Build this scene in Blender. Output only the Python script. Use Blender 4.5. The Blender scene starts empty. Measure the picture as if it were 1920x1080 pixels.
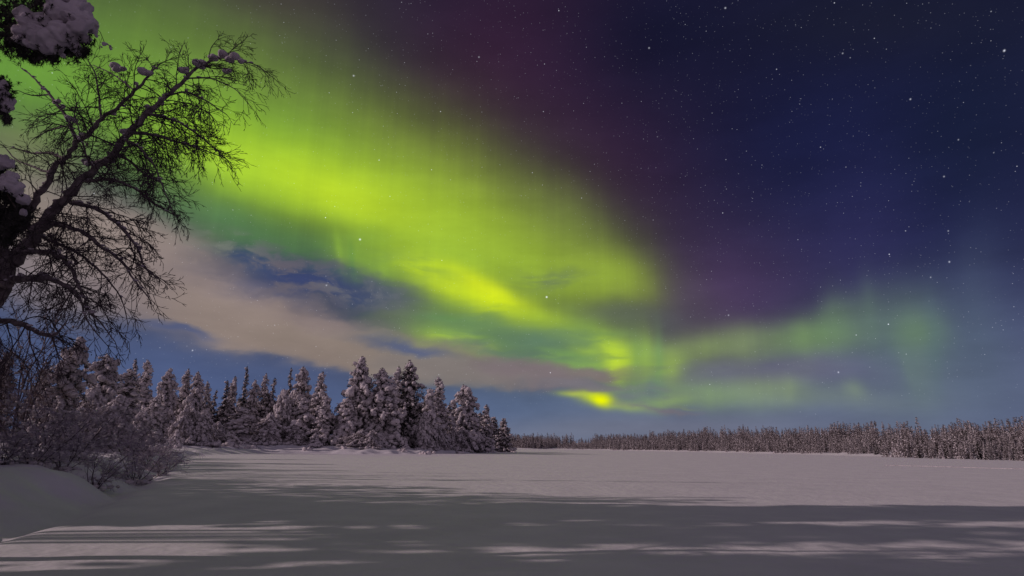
import bpy, math, random
import numpy as np
from mathutils import Vector, Matrix, noise

# ------------------------------------------------------------------ camera
W, H, FPX = 1920.0, 1080.0, 1066.7
PITCH, ROLL, CAMZ = math.radians(15.6), math.radians(0.70), 1.7
F = np.array([0, math.cos(PITCH), math.sin(PITCH)])
_r0 = np.array([1.0, 0, 0]); _u0 = np.array([0, -math.sin(PITCH), math.cos(PITCH)])
R = _r0 * math.cos(ROLL) + _u0 * math.sin(ROLL)
U = _u0 * math.cos(ROLL) - _r0 * math.sin(ROLL)
CAM = np.array([0, 0, CAMZ])

sc = bpy.context.scene
cd = bpy.data.cameras.new('camera'); cam = bpy.data.objects.new('camera', cd)
sc.collection.objects.link(cam); sc.camera = cam
cd.sensor_width = 36; cd.lens = 36 * FPX / W; cd.clip_start = 0.1; cd.clip_end = 6000
cam.matrix_world = Matrix(((R[0], U[0], -F[0], 0), (R[1], U[1], -F[1], 0), (R[2], U[2], -F[2], CAMZ), (0, 0, 0, 1)))
sc.view_settings.view_transform = 'Standard'; sc.view_settings.look = 'None'
sc.view_settings.exposure = 0; sc.view_settings.gamma = 1
sc.render.engine = 'CYCLES'
sc.cycles.max_bounces = 4; sc.cycles.diffuse_bounces = 2; sc.cycles.glossy_bounces = 1
sc.cycles.use_denoising = True
sc.cycles.sample_clamp_indirect = 2.0

def ray(px, py):
    d = F * FPX + R * (px - W / 2) + U * (H / 2 - py)
    return d / np.linalg.norm(d)
def ground(px, py, z=0.0):
    d = ray(px, py); t = (z - CAMZ) / d[2]
    return CAM + d * t
def at(px, py, depth):                      # world point on that line of sight, depth metres ahead
    d = ray(px, py); return CAM + d * (depth / d[1])

# ------------------------------------------------------------------ moonlight
MOON_AZ, MOON_EL = math.radians(95), math.radians(24)      # azimuth measured left of the view axis
md = Vector((-math.sin(MOON_AZ) * math.cos(MOON_EL), math.cos(MOON_AZ) * math.cos(MOON_EL), math.sin(MOON_EL)))
ld = bpy.data.lights.new('moonlight', 'SUN'); ld.energy = 1.7; ld.angle = math.radians(0.5); ld.color = (1.0, 0.79, 0.79)
lo = bpy.data.objects.new('moonlight', ld); sc.collection.objects.link(lo)
lo.rotation_euler = md.to_track_quat('Z', 'Y').to_euler(); lo.location = (-30, 0, 30)

# ------------------------------------------------------------------ night sky with aurora
w = bpy.data.worlds.new('World'); sc.world = w; w.use_nodes = True
w.cycles.sampling_method = 'NONE'
nt = w.node_tree; N = nt.nodes; L = nt.links; N.clear()
def nd(t, **k):
    n = N.new(t)
    for a, b in k.items(): setattr(n, a, b)
    return n
def math_(op, a, b=None, c=None, clamp=False):
    n = nd('ShaderNodeMath', operation=op, use_clamp=clamp)
    for i, v in enumerate((a, b, c)):
        if v is None: continue
        if isinstance(v, (int, float)): n.inputs[i].default_value = v
        else: L.new(v, n.inputs[i])
    return n.outputs[0]
def vmath(op, a, b=None, scale=None):
    n = nd('ShaderNodeVectorMath', operation=op)
    for i, v in enumerate((a, b)):
        if v is None: continue
        if isinstance(v, (tuple, list)): n.inputs[i].default_value = v
        else: L.new(v, n.inputs[i])
    if scale is not None: n.inputs['Scale'].default_value = scale
    return n.outputs['Value'] if op in ('DOT_PRODUCT', 'LENGTH') else n.outputs[0]
def mixc(fac, a, b):
    n = nd('ShaderNodeMix', data_type='RGBA')
    for s, v in ((n.inputs[0], fac), (n.inputs[6], a), (n.inputs[7], b)):
        if isinstance(v, (int, float)): s.default_value = v
        elif isinstance(v, (tuple, list)): s.default_value = tuple(v)
        else: L.new(v, s)
    return n.outputs[2]
def C8(c): return (c[0] / 255, c[1] / 255, c[2] / 255, 1)
tc = nd('ShaderNodeTexCoord'); DIR = tc.outputs['Generated']
def noise_(vec, scale, detail=3, rough=0.5, dist=0.0):
    n = nd('ShaderNodeTexNoise'); L.new(vec, n.inputs['Vector'])
    n.inputs['Scale'].default_value = scale; n.inputs['Detail'].default_value = detail
    n.inputs['Roughness'].default_value = rough; n.inputs['Distortion'].default_value = dist
    return n
def warp(vec, scale, amt, detail=2, stretch=(1, 1, 1)):
    m = vmath('MULTIPLY', vec, stretch)
    n = noise_(m, scale, detail)
    o = vmath('SUBTRACT', n.outputs['Color'], (0.5, 0.5, 0.5))
    n2 = nd('ShaderNodeVectorMath', operation='MULTIPLY_ADD')
    L.new(o, n2.inputs[0]); n2.inputs[1].default_value = (amt, amt, amt); L.new(vec, n2.inputs[2])
    return n2.outputs[0]
def gauss(vec, cx, cy, rx, ry, ang, p=1.0):
    d0 = ray(cx, cy); a = math.radians(ang)
    c, s = math.cos(a), math.sin(a)
    e1 = (ray(cx + c * 4, cy + s * 4) - d0) / 4; e2 = (ray(cx - s * 4, cy + c * 4) - d0) / 4
    s1 = rx * np.linalg.norm(e1); u1 = e1 / np.linalg.norm(e1)
    n = -d0; e2p = e2 - u1 * e2.dot(u1); e2p -= n * e2p.dot(n); s2 = ry * np.linalg.norm(e2p)
    u1 = u1 - n * u1.dot(n); u1 /= np.linalg.norm(u1)
    u2 = np.cross(n, u1)
    M = Matrix(((u1[0], u2[0], n[0]), (u1[1], u2[1], n[1]), (u1[2], u2[2], n[2])))
    mp = nd('ShaderNodeMapping', vector_type='TEXTURE'); L.new(vec, mp.inputs[0])
    mp.inputs['Location'].default_value = tuple(d0); mp.inputs['Rotation'].default_value = M.to_euler()
    mp.inputs['Scale'].default_value = (s1, s2, 0.7)
    q = vmath('DOT_PRODUCT', mp.outputs[0], mp.outputs[0])
    if p != 1.0: q = math_('POWER', q, p)
    return math_('POWER', 0.36788, q)
def stroke(acc, vec, s, mask=None):
    cx, cy, rx, ry, ang, col, al = s[:7]; p = s[7] if len(s) > 7 else 1.0
    f = math_('MULTIPLY', gauss(vec, cx, cy, rx, ry, ang, p), al)
    if mask is not None: f = math_('MULTIPLY', f, mask)
    return mixc(f, acc, C8(col))
# colours below are display values; one gamma node at the end makes them light
BASE = [  # cx, cy, rx, ry, angle, colour, alpha
    (1900, 710, 420, 210, 0, (64, 66, 104), .85), (1300, 800, 800, 200, 0, (98, 112, 138), .95),
    (300, 740, 700, 170, 8, (80, 94, 132), .95), (900, 790, 240, 70, 4, (88, 106, 140), .6), (-200, 600, 300, 330, 0, (72, 84, 118), .8),
    (1650, 400, 330, 190, 0, (38, 42, 80), .75), (1350, 560, 200, 160, 0, (78, 60, 94), .8),
    (1500, 260, 330, 150, 0, (27, 31, 62), .6), (950, 120, 300, 260, -30, (56, 36, 56), .9),
    (1130, 300, 160, 260, -38, (60, 40, 62), .7), (1250, 60, 190, 160, 0, (25, 27, 48), .75),
    (1640, 40, 260, 70, 0, (34, 36, 52), .6), (500, -20, 260, 160, 0, (70, 60, 62), .8),
    (1700, 740, 300, 110, 0, (104, 112, 134), .6), (1880, 690, 120, 180, 0, (80, 90, 118), .3),
    (1800, 250, 120, 160, 0, (26, 34, 52), .4), (1250, 815, 300, 26, 0, (122, 118, 132), .45),
    (1050, 815, 220, 34, 0, (116, 120, 138), .55),
]
AUR = [
    (60, 140, 320, 150, 6, (100, 150, 62), .95), (300, 50, 300, 100, 12, (84, 104, 62), .7),
    (560, 210, 330, 130, 22, (104, 128, 62), .75), (770, 320, 300, 130, 26, (110, 118, 60), .72),
    (960, 440, 210, 100, 30, (118, 130, 64), .72), (420, 250, 300, 130, 14, (122, 172, 62), .85),
    (620, 350, 260, 92, 18, (162, 204, 58), .9), (470, 310, 130, 66, 14, (172, 214, 58), .75),
    (700, 385, 190, 56, 20, (196, 224, 44), .9), (860, 470, 190, 110, 32, (160, 192, 58), .9),
    (1010, 500, 190, 66, 20, (154, 184, 60), .88), (1080, 440, 120, 80, 34, (118, 136, 66), .55), (1140, 515, 100, 50, 16, (152, 178, 64), .85), (1170, 598, 96, 30, 4, (92, 100, 88), .88, 1.3), (1290, 590, 60, 80, 0, (76, 66, 88), .6),
    (600, 480, 250, 62, 14, (92, 142, 84), .55), (420, 420, 130, 52, 20, (96, 142, 90), .55),
    (690, 490, 60, 60, 0, (136, 174, 68), .6, 2.0), (790, 510, 90, 50, 20, (160, 196, 60), .7),
    (860, 545, 110, 32, 26, (206, 228, 40), .9), (938, 585, 58, 26, 30, (236, 252, 24), .95),
    (1010, 610, 80, 26, 22, (184, 214, 54), .8), (880, 625, 150, 46, 14, (118, 156, 86), .75),
    (820, 634, 60, 22, 6, (176, 214, 66), .85), (868, 664, 50, 18, 8, (176, 214, 70), .85),
    (1010, 645, 110, 26, 8, (92, 122, 104), .85), (1070, 690, 90, 17, 6, (148, 192, 78), .8),
    (1105, 645, 70, 36, 35, (150, 188, 78), .65), (1150, 686, 24, 36, -8, (196, 222, 60), .85), (1175, 676, 50, 40, 0, (140, 180, 84), .5),
    (1212, 684, 58, 50, 0, (132, 168, 84), .8), (1250, 695, 50, 34, -12, (148, 180, 86), .85),
    (1330, 660, 110, 36, -10, (130, 150, 92), .8), (1470, 645, 140, 34, -3, (118, 136, 102), .7),
    (1560, 628, 100, 44, -16, (116, 150, 98), .8), (1620, 590, 60, 46, -20, (98, 118, 104), .55),
    (1722, 626, 44, 36, 0, (122, 160, 90), .9), (1718, 600, 60, 70, 0, (92, 110, 104), .5),
    (1430, 705, 165, 24, -4, (98, 94, 124), .85, 1.5), (1600, 700, 130, 26, 0, (98, 98, 126), .6),
    (1340, 745, 130, 30, 0, (130, 156, 108), .75), (1450, 735, 70, 30, 0, (134, 152, 114), .6),
    (1250, 762, 60, 16, 0, (148, 176, 98), .6), (1598, 735, 24, 18, 0, (132, 150, 122), .6),
    (1706, 684, 12, 44, -6, (112, 132, 114), .3), (1720, 660, 130, 100, 0, (88, 110, 112), .45), (1560, 752, 150, 22, 0, (120, 134, 126), .45), (1730, 690, 34, 60, 0, (104, 124, 116), .5),
    (1222, 730, 26, 22, 0, (92, 116, 138), .6), (1170, 768, 46, 9, 8, (164, 190, 84), .6),
    (1110, 748, 34, 13, 12, (220, 240, 30), .85), (1122, 752, 17, 11, 20, (248, 254, 4), .95),
    (1070, 742, 30, 6, 0, (200, 224, 60), .7),
    (1250, 610, 40, 40, 0, (84, 84, 92), .6), (1150, 682, 28, 32, -10, (204, 230, 54), .85), (1130, 655, 36, 18, 30, (182, 212, 62), .6), (1232, 680, 9, 60, 0, (112, 152, 98), .4), (1206, 680, 13, 50, 0, (156, 190, 80), .4), (1188, 690, 7, 44, 0, (124, 162, 86), .25),
    (1262, 694, 16, 30, 0, (160, 186, 88), .35), (648, 480, 7, 56, 0, (150, 190, 66), .5), (668, 500, 5, 40, 0, (96, 146, 76), .4), (720, 505, 9, 44, 4, (150, 188, 64), .4),
    (1575, 600, 24, 60, 0, (112, 142, 102), .35), (1640, 590, 16, 70, 0, (100, 126, 106), .35), (1760, 640, 14, 70, 0, (90, 112, 114), .4),
    (1515, 640, 18, 36, 0, (128, 158, 102), .3), (1400, 655, 26, 34, 0, (134, 150, 106), .3), (1478, 738, 12, 26, 0, (138, 156, 116), .3), (900, 540, 60, 14, 30, (226, 240, 36), .6),
    (820, 600, 60, 10, 8, (96, 138, 86), .6), (800, 655, 50, 8, 10, (182, 214, 66), .5), (1050, 672, 60, 8, 8, (120, 160, 90), .6), (1090, 668, 30, 8, 10, (172, 208, 70), .5),
    (1630, 460, 110, 150, 0, (60, 56, 98), .35), (1840, 600, 50, 160, 0, (84, 98, 116), .35),
]
# clouds : masks broken up by drifting noise
CL = [  # moonlit beige cloud bank
    (290, 465, 150, 62, 16, (132, 122, 116), .9, 1.8), (480, 630, 170, 32, 15, (140, 126, 118), .9, 2.6), (660, 680, 150, 22, 10, (128, 118, 114), .9, 2.6),
    (0, 390, 190, 120, 8, (136, 124, 116), .92, 1.5), (200, 470, 200, 110, 14, (142, 128, 122), .95, 1.6),
    (390, 560, 210, 82, 17, (138, 124, 122), 1.0, 2.0), (590, 625, 210, 56, 16, (134, 120, 118), 1.0, 2.2),
    (800, 672, 180, 40, 9, (128, 122, 112), .95, 2.2), (1000, 705, 120, 26, 8, (122, 110, 114), .9, 2.2),
    (420, 600, 200, 46, 14, (142, 127, 120), .9, 2.2), (620, 655, 190, 34, 12, (138, 124, 116), .9, 2.4), (840, 695, 160, 26, 8, (124, 116, 114), .85, 2.4), (120, 540, 200, 60, 10, (128, 116, 120), .75, 1.5),
    (980, 690, 90, 20, 6, (122, 110, 114), .7, 2.0), (1110, 704, 46, 9, 6, (124, 114, 112), .85, 2.0),
    (1100, 725, 70, 9, 3, (116, 112, 120), .7, 2.0),
    (40, 270, 130, 60, 0, (128, 140, 88), .5, 1.0),
]
CLW = [  # thin wisps over the aurora, and the blue gap
    (590, 528, 140, 36, 10, (62, 70, 112), .9, 1.4), (700, 550, 90, 28, 6, (66, 76, 108), .85, 1.4),
    (480, 492, 60, 20, 16, (64, 76, 108), .85, 1.3),
    (755, 650, 80, 11, 10, (84, 92, 124), .9, 1.3), (330, 620, 70, 10, 10, (78, 88, 124), .8, 1.3),
    (740, 580, 60, 50, 10, (118, 122, 106), .5, 1.2),
]
STREAK = [
    (860, 600, 110, 30, 6, (104, 134, 90), .75), (980, 660, 120, 24, 6, (92, 118, 100), .8), (1130, 630, 60, 20, 20, (126, 158, 84), .5), (1150, 672, 40, 5, 2, (140, 168, 78), .8), (1110, 706, 80, 11, 2, (120, 114, 114), .9), (1190, 742, 70, 10, 0, (112, 118, 120), .7), (1370, 690, 160, 16, -4, (110, 116, 116), .5), (780, 500, 90, 20, 16, (120, 150, 80), .5),
    (1030, 520, 60, 16, -4, (112, 130, 86), .95), (1235, 768, 66, 6, 3, (116, 112, 122), 1.0), (1270, 758, 50, 4, 4, (120, 130, 112), .8), (930, 655, 110, 7, 5, (98, 120, 100), .7), (800, 648, 70, 4, 4, (110, 140, 84), .8),
    (1080, 630, 60, 12, 4, (110, 138, 96), .7), (900, 640, 60, 16, 6, (104, 132, 96), .6),
    (1210, 727, 70, 6, 0, (118, 124, 122), .6),
]
MOTTLE = [(540, 520, 150, 46, 12, (100, 95, 106), 1.0, 1.6), (420, 455, 90, 26, 20, (116, 122, 112), .7, 1.4),
          (680, 545, 90, 24, 8, (104, 108, 116), .7, 1.4)]

sep = nd('ShaderNodeSeparateXYZ'); L.new(DIR, sep.inputs[0]); ELEV = sep.outputs[2]
acc = mixc(math_('POWER', math_('SUBTRACT', 1.0, math_('ABSOLUTE', ELEV)), 3.0), C8((28, 30, 52)), C8((58, 62, 82)))
# unseen sky behind the camera, brightened to add fill light on shaded snow
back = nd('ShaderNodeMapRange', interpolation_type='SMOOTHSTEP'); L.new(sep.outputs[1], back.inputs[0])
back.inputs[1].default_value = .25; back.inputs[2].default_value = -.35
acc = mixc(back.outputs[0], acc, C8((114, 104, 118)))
wa = warp(DIR, 2.2, 0.05, 1)
def paint(acc, vec, lst, mask=None):
    # in batches: the tiny term makes each batch wait for the one before, which keeps the shader's memory small
    v = vec
    for i, s in enumerate(lst):
        if i % 10 == 0:
            n = nd('ShaderNodeVectorMath', operation='MULTIPLY_ADD')
            L.new(acc, n.inputs[0]); n.inputs[1].default_value = (1e-7, 1e-7, 1e-7); L.new(vec, n.inputs[2]); v = n.outputs[0]
        acc = stroke(acc, v, s, mask)
    return acc
acc = paint(acc, wa, BASE)
# aurora : softly warped, with faint upright rays
wb = warp(wa, 7.0, 0.035, 2)
az = math_('ARCTAN2', sep.outputs[0], sep.outputs[1])
cmb = nd('ShaderNodeCombineXYZ'); L.new(az, cmb.inputs[0]); L.new(math_('MULTIPLY', ELEV, 0.0), cmb.inputs[1])
ray_n = noise_(cmb.outputs[0], 34, 3, 0.65)
rays = nd('ShaderNodeMapRange'); L.new(ray_n.outputs[0], rays.inputs[0])
rays.inputs[1].default_value = .3; rays.inputs[2].default_value = .7; rays.inputs[3].default_value = .84; rays.inputs[4].default_value = 1.0
acc = paint(acc, wb, AUR, rays.outputs[0])
def ramp(v, a, b):
    n = nd('ShaderNodeMapRange', interpolation_type='SMOOTHSTEP'); L.new(v, n.inputs[0])
    n.inputs[1].default_value = a; n.inputs[2].default_value = b
    return n.outputs[0]
# wisps first where the aurora shines through, then the bank
wc = warp(warp(DIR, 9.0, 0.05, 3, (1, 1, 2.2)), 30.0, 0.014, 3, (1, 1, 2.6))
wisp = noise_(vmath('MULTIPLY', wb, (1, 1, 4.5)), 11.0, 4, 0.55, 0.3).outputs[0]
wm = ramp(wisp, .30, .62)
acc = paint(acc, wc, STREAK, wm)
acc = paint(acc, wc, CL)
acc = paint(acc, wc, CLW)
puff = ramp(noise_(vmath('MULTIPLY', wc, (1, 1, 2.0)), 20.0, 4, 0.55).outputs[0], .40, .60)
acc = paint(acc, wc, MOTTLE, puff)
# faint large-scale unevenness
un = noise_(vmath('MULTIPLY', DIR, (1, 1, 3)), 6.0, 4, 0.6).outputs[0]
unr = nd('ShaderNodeMapRange'); L.new(un, unr.inputs[0]); unr.inputs[3].default_value = .88; unr.inputs[4].default_value = 1.12
acc = vmath('SCALE', acc); L.new(unr.outputs[0], acc.node.inputs['Scale'])
gm = nd('ShaderNodeGamma'); L.new(acc, gm.inputs[0]); gm.inputs[1].default_value = 2.2
light = gm.outputs[0]
# stars
def stars(scale, rad, gain, pw):
    v = nd('ShaderNodeTexVoronoi', feature='F1'); L.new(DIR, v.inputs['Vector']); v.inputs['Scale'].default_value = scale
    m = nd('ShaderNodeMapRange', interpolation_type='SMOOTHSTEP'); L.new(v.outputs['Distance'], m.inputs[0])
    m.inputs[1].default_value = rad * scale; m.inputs[2].default_value = rad * scale * .3
    m.inputs[3].default_value = 0; m.inputs[4].default_value = 1
    s = nd('ShaderNodeSeparateColor'); L.new(v.outputs['Color'], s.inputs[0])
    return math_('MULTIPLY', math_('MULTIPLY', m.outputs[0], math_('POWER', s.outputs[0], pw)), gain)
st = math_('ADD', math_('ADD', stars(130, .00075, .4, 2.5), stars(230, .0008, .17, 4.0)), stars(58, .0011, .9, 5.0))
BRIGHT = [(1707, 186, 2.3, .5), (1780, 491, 2.4, .5), (1770, 331, 2.2, .4), (1883, 95, 3.0, .8), (675, 449, 2.6, .8), (1025, 557, 2.4, .9),
          (1572, 698, 2.2, .5), (1360, 15, 2.4, .5), (1217, 90, 2.2, .4), (361, 657, 2.0, .5), (1797, 262, 2.0, .35), (1580, 100, 2.2, .35),
          (1778, 433, 2.0, .35), (1745, 520, 2.0, .35), (1366, 591, 2.0, .35), (663, 142, 2.4, .45), (898, 107, 2, .35), (612, 535, 2, .4)]
for x, y, r, g in BRIGHT: st = math_('ADD', st, math_('MULTIPLY', gauss(DIR, x, y, r * .6, r * .6, 0), g))
up = ramp(ELEV, .02, .12)
st = math_('MULTIPLY', st, up)
sv = nd('ShaderNodeVectorMath', operation='MULTIPLY_ADD'); L.new(st, sv.inputs[0]); sv.inputs[1].default_value = (.86, .88, 1.0)
L.new(light, sv.inputs[2])
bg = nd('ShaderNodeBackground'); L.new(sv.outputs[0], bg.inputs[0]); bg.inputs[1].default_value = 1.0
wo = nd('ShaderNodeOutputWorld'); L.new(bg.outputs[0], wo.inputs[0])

# ------------------------------------------------------------------ helpers
COL = sc.collection
def tag(o, label=None, cat=None, group=None, kind=None):
    if label: o['label'] = label
    if cat: o['category'] = cat
    if group: o['group'] = group
    if kind: o['kind'] = kind
    return o
def empty(name, loc=(0, 0, 0), rz=0.0, s=1.0):
    o = bpy.data.objects.new(name, None); COL.objects.link(o)
    o.location = loc; o.rotation_euler = (0, 0, rz); o.scale = (s, s, s) if isinstance(s, (int, float)) else s
    return o
def copy_thing(root, loc, rz, s):
    r = root.copy(); COL.objects.link(r)
    r.location = loc; r.rotation_euler = (0, 0, rz); r.scale = s
    for ch in root.children:
        c = ch.copy(); COL.objects.link(c); c.parent = r
    return r

def _ico(sub):
    import bmesh
    bm = bmesh.new(); bmesh.ops.create_icosphere(bm, subdivisions=sub, radius=1)
    V = np.array([v.co[:] for v in bm.verts]); T = np.array([[v.index for v in f.verts] for f in bm.faces]); bm.free()
    return V, T
ICO = {k: _ico(k) for k in (1, 2, 3, 4)}

class MB:                                   # gathers triangles, then links them as ONE mesh object
    def __init__(s, seed=0): s.V = []; s.T = []; s.n = 0; s.rng = np.random.default_rng(seed)
    def add(s, V, T):
        s.V.append(V); s.T.append(T + s.n); s.n += len(V)
    def tube(s, P, r, k=5):
        P = np.asarray(P, float); m = len(P); r = np.broadcast_to(np.asarray(r, float), (m,))
        d = np.gradient(P, axis=0); d /= np.linalg.norm(d, axis=1)[:, None] + 1e-9
        ref = np.array([0.31, 0.21, 0.93]) if abs(d[0][2]) < .9 else np.array([.95, .3, 0.1])
        a = np.cross(d, ref); a /= np.linalg.norm(a, axis=1)[:, None] + 1e-9
        b = np.cross(d, a)
        th = np.arange(k) * 2 * math.pi / k
        V = P[:, None] + r[:, None, None] * (np.cos(th)[None, :, None] * a[:, None] + np.sin(th)[None, :, None] * b[:, None])
        T = []
        for i in range(m - 1):
            for j in range(k):
                p, q = i * k + j, i * k + (j + 1) % k
                T += [(p, q, q + k), (p, q + k, p + k)]
        s.add(V.reshape(-1, 3), np.array(T))
    def lump(s, c, rad, sub=2, rough=.22, freq=2.4):
        V, T = ICO[sub]; g = s.rng
        D = V.copy(); h = np.zeros(len(V))
        for f, a in ((freq, 1.0), (freq * 2.1, .5), (freq * 4.3, .25)):
            k = g.normal(size=(2, 3)); k *= f / np.linalg.norm(k, axis=1)[:, None]; ph = g.uniform(0, 6.28, 2)
            h += a * (np.sin(V @ k[0] + ph[0]) + np.sin(V @ k[1] + ph[1])) * .5
        D = D * (1 + rough * h)[:, None] * np.asarray(rad)
        an = g.uniform(0, 6.28); ca, sa = math.cos(an), math.sin(an)
        D = D @ np.array([[ca, sa, 0], [-sa, ca, 0], [0, 0, 1]])
        s.add(D + np.asarray(c), T)
    def tufts(s, C, size, n=3, down=0.3, width=.3):
        # sprays of narrow leaf-sized triangles round each centre
        C = np.asarray(C); g = s.rng; m = len(C)
        if not m: return
        C = np.repeat(C, n, 0); sz = np.broadcast_to(size, (m,)).repeat(n)[:, None] * g.uniform(.6, 1.3, (m * n, 1))
        d = g.normal(size=(m * n, 3)); d[:, 2] -= down * 1.5; d /= np.linalg.norm(d, axis=1)[:, None]
        e = np.cross(d, g.normal(size=(m * n, 3))); e /= np.linalg.norm(e, axis=1)[:, None]
        A = C - d * sz * .35; V = np.stack([A - e * sz * width, A + e * sz * width, A + d * sz], 1).reshape(-1, 3)
        s.add(V, np.arange(len(V)).reshape(-1, 3))
    def mesh(s, name, mat, smooth=True):
        V = np.concatenate(s.V).astype(np.float32); T = np.concatenate(s.T).astype(np.int32)
        me = bpy.data.meshes.new(name)
        me.vertices.add(len(V)); me.vertices.foreach_set('co', V.ravel())
        me.loops.add(T.size); me.loops.foreach_set('vertex_index', T.ravel())
        me.polygons.add(len(T)); me.polygons.foreach_set('loop_start', np.arange(0, T.size, 3, dtype=np.int32))
        me.update(calc_edges=True); me.validate()
        me.polygons.foreach_set('use_smooth', np.full(len(me.polygons), smooth))
        me.materials.append(mat)
        return me
    def build(s, name, mat, parent=None, smooth=True):
        o = bpy.data.objects.new(name, s.mesh(name, mat, smooth)); COL.objects.link(o); o.parent = parent
        return o

# ------------------------------------------------------------------ materials
def mat(name, c1, c2, scale, rough=.8, bump=0.0, bscale=8.0, detail=4, spec=.2):
    m = bpy.data.materials.new(name); m.use_nodes = True
    t = m.node_tree; p = t.nodes['Principled BSDF']; p.inputs['Roughness'].default_value = rough
    p.inputs['Specular IOR Level'].default_value = spec
    co = t.nodes.new('ShaderNodeTexCoord'); n = t.nodes.new('ShaderNodeTexNoise')
    n.inputs['Scale'].default_value = scale; n.inputs['Detail'].default_value = detail
    t.links.new(co.outputs['Object'], n.inputs['Vector'])
    r = t.nodes.new('ShaderNodeValToRGB'); r.color_ramp.elements[0].position = .35; r.color_ramp.elements[1].position = .65
    r.color_ramp.elements[0].color = (*c1, 1); r.color_ramp.elements[1].color = (*c2, 1)
    t.links.new(n.outputs[0], r.inputs[0]); t.links.new(r.outputs[0], p.inputs['Base Color'])
    if bump:
        b = t.nodes.new('ShaderNodeBump'); b.inputs['Distance'].default_value = bump
        n2 = t.nodes.new('ShaderNodeTexNoise'); n2.inputs['Scale'].default_value = bscale; n2.inputs['Detail'].default_value = 5
        t.links.new(co.outputs['Object'], n2.inputs['Vector']); t.links.new(n2.outputs[0], b.inputs['Height'])
        t.links.new(b.outputs[0], p.inputs['Normal'])
    return m
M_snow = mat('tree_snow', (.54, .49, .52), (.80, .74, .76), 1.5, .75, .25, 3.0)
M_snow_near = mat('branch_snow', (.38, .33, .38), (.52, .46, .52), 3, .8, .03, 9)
M_frost = mat('frosted_twigs', (.24, .20, .25), (.43, .38, .45), 6, .9)
M_frost_red = mat('rusty_frosted_twigs', (.10, .07, .07), (.24, .18, .18), 4, .9)
M_needle = mat('spruce_needles', (.020, .020, .018), (.055, .05, .05), 2.5, .9)
M_needle_f = mat('frosted_needles', (.14, .12, .13), (.34, .30, .31), 1.8, .9)
M_bark = mat('bark', (.05, .035, .03), (.11, .085, .08), 7, .9, .02, 12)
M_birch = mat('birch_bark', (.08, .064, .07), (.21, .17, .185), 9, .9, .01, 25)
M_twig = mat('birch_twigs', (.040, .030, .036), (.11, .085, .10), 5, .9)

# ------------------------------------------------------------------ snow-covered ground
def shore(pts): return np.array([ground(*p)[:2] if len(p) == 2 else p[:2] for p in pts])
WEST = np.array([(-9.2, -60), (-9.0, 0), (-9.2, 7)] + [tuple(ground(*p)[:2]) for p in
    [(0, 992), (60, 975), (130, 958), (200, 932), (268, 905), (318, 880), (345, 864), (372, 856), (440, 852), (520, 850), (600, 850.5), (680, 851.5), (760, 851.5), (830, 851), (890, 849.5), (930, 848), (958, 847)]]
    + [(-2, 262), (-24, 330), (-80, 480), (-150, 640), (-1500, 700), (-1500, -60)])
EAST = np.array([(-1500, 640), (-150, 620)] + [tuple(ground(*p)[:2]) for p in
    [(980, 841.9), (1040, 842.6), (1110, 843.8), (1200, 845.6), (1300, 847.6), (1400, 850.0), (1500, 852.2), (1600, 855), (1700, 857.6), (1800, 860.2), (1920, 863.4), (2060, 868)]]
    + [(230, 120), (300, 60), (330, -60), (1500, -60), (1500, 2000), (-1500, 2000)])
def sdist(P, poly):
    n = len(poly); best = np.full(len(P), 1e18); ins = np.zeros(len(P), bool)
    for i in range(n):
        a, b = poly[i], poly[(i + 1) % n]; ab = b - a; ap = P - a
        t = np.clip((ap @ ab) / (ab @ ab), 0, 1); q = ap - t[:, None] * ab
        best = np.minimum(best, (q * q).sum(1))
        c = (a[1] > P[:, 1]) != (b[1] > P[:, 1])
        with np.errstate(divide='ignore', invalid='ignore'):
            xx = (b[0] - a[0]) * (P[:, 1] - a[1]) / (b[1] - a[1] if b[1] != a[1] else 1e-9) + a[0]
        ins ^= c & (P[:, 0] < xx)
    d = np.sqrt(best); return np.where(ins, d, -d)
def sm(x): x = np.clip(x, 0, 1); return x * x * (3 - 2 * x)
def wob(P, f, seed):
    g = np.random.default_rng(seed); o = np.zeros(len(P))
    for i in range(5):
        k = g.normal(size=2); k *= f * g.uniform(.6, 1.7) / np.linalg.norm(k); o += np.sin(P @ k + g.uniform(0, 6.28))
    return o / 3.2
def zt(P):
    P = np.atleast_2d(np.asarray(P, float))[:, :2]
    dist = np.hypot(P[:, 0], P[:, 1])
    z = .022 * wob(P * np.array([.35, 1]), .8, 1) + .05 * wob(P, .12, 2) + .008 * wob(P * np.array([.45, 1.5]), 2.6, 8) * np.clip(1 - dist / 45, 0, 1)
    dw = sdist(P, WEST) + .35 * wob(P, 1.3, 3) * np.clip(dist / 25, .35, 1.5)
    near = np.clip(1 - (P[:, 1] - 20) / 60, 0, 1)
    bank = (.58 + .30 * near) * sm(dw / 3.2) + 1.2 * sm((dw - 2.5) / 16) + sm(dw / 1.5) * (.16 * wob(P, .9, 4) + .10 * wob(P, 2.3, 5))
    z = z + bank - .20 * np.exp(-((dw + .1) / .5) ** 2) * near
    de = sdist(P, EAST) + 1.2 * wob(P, .2, 6)
    side = np.clip((P[:, 0] + 20) / 140, 0, 1)
    z = z + .9 * sm(de / 5) + (2.5 + 4.5 * side) * sm((de - 4) / 90) + sm(de / 4) * .2 * wob(P, .5, 7)
    return z
def z1(x, y): return float(zt([[x, y]])[0])

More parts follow.
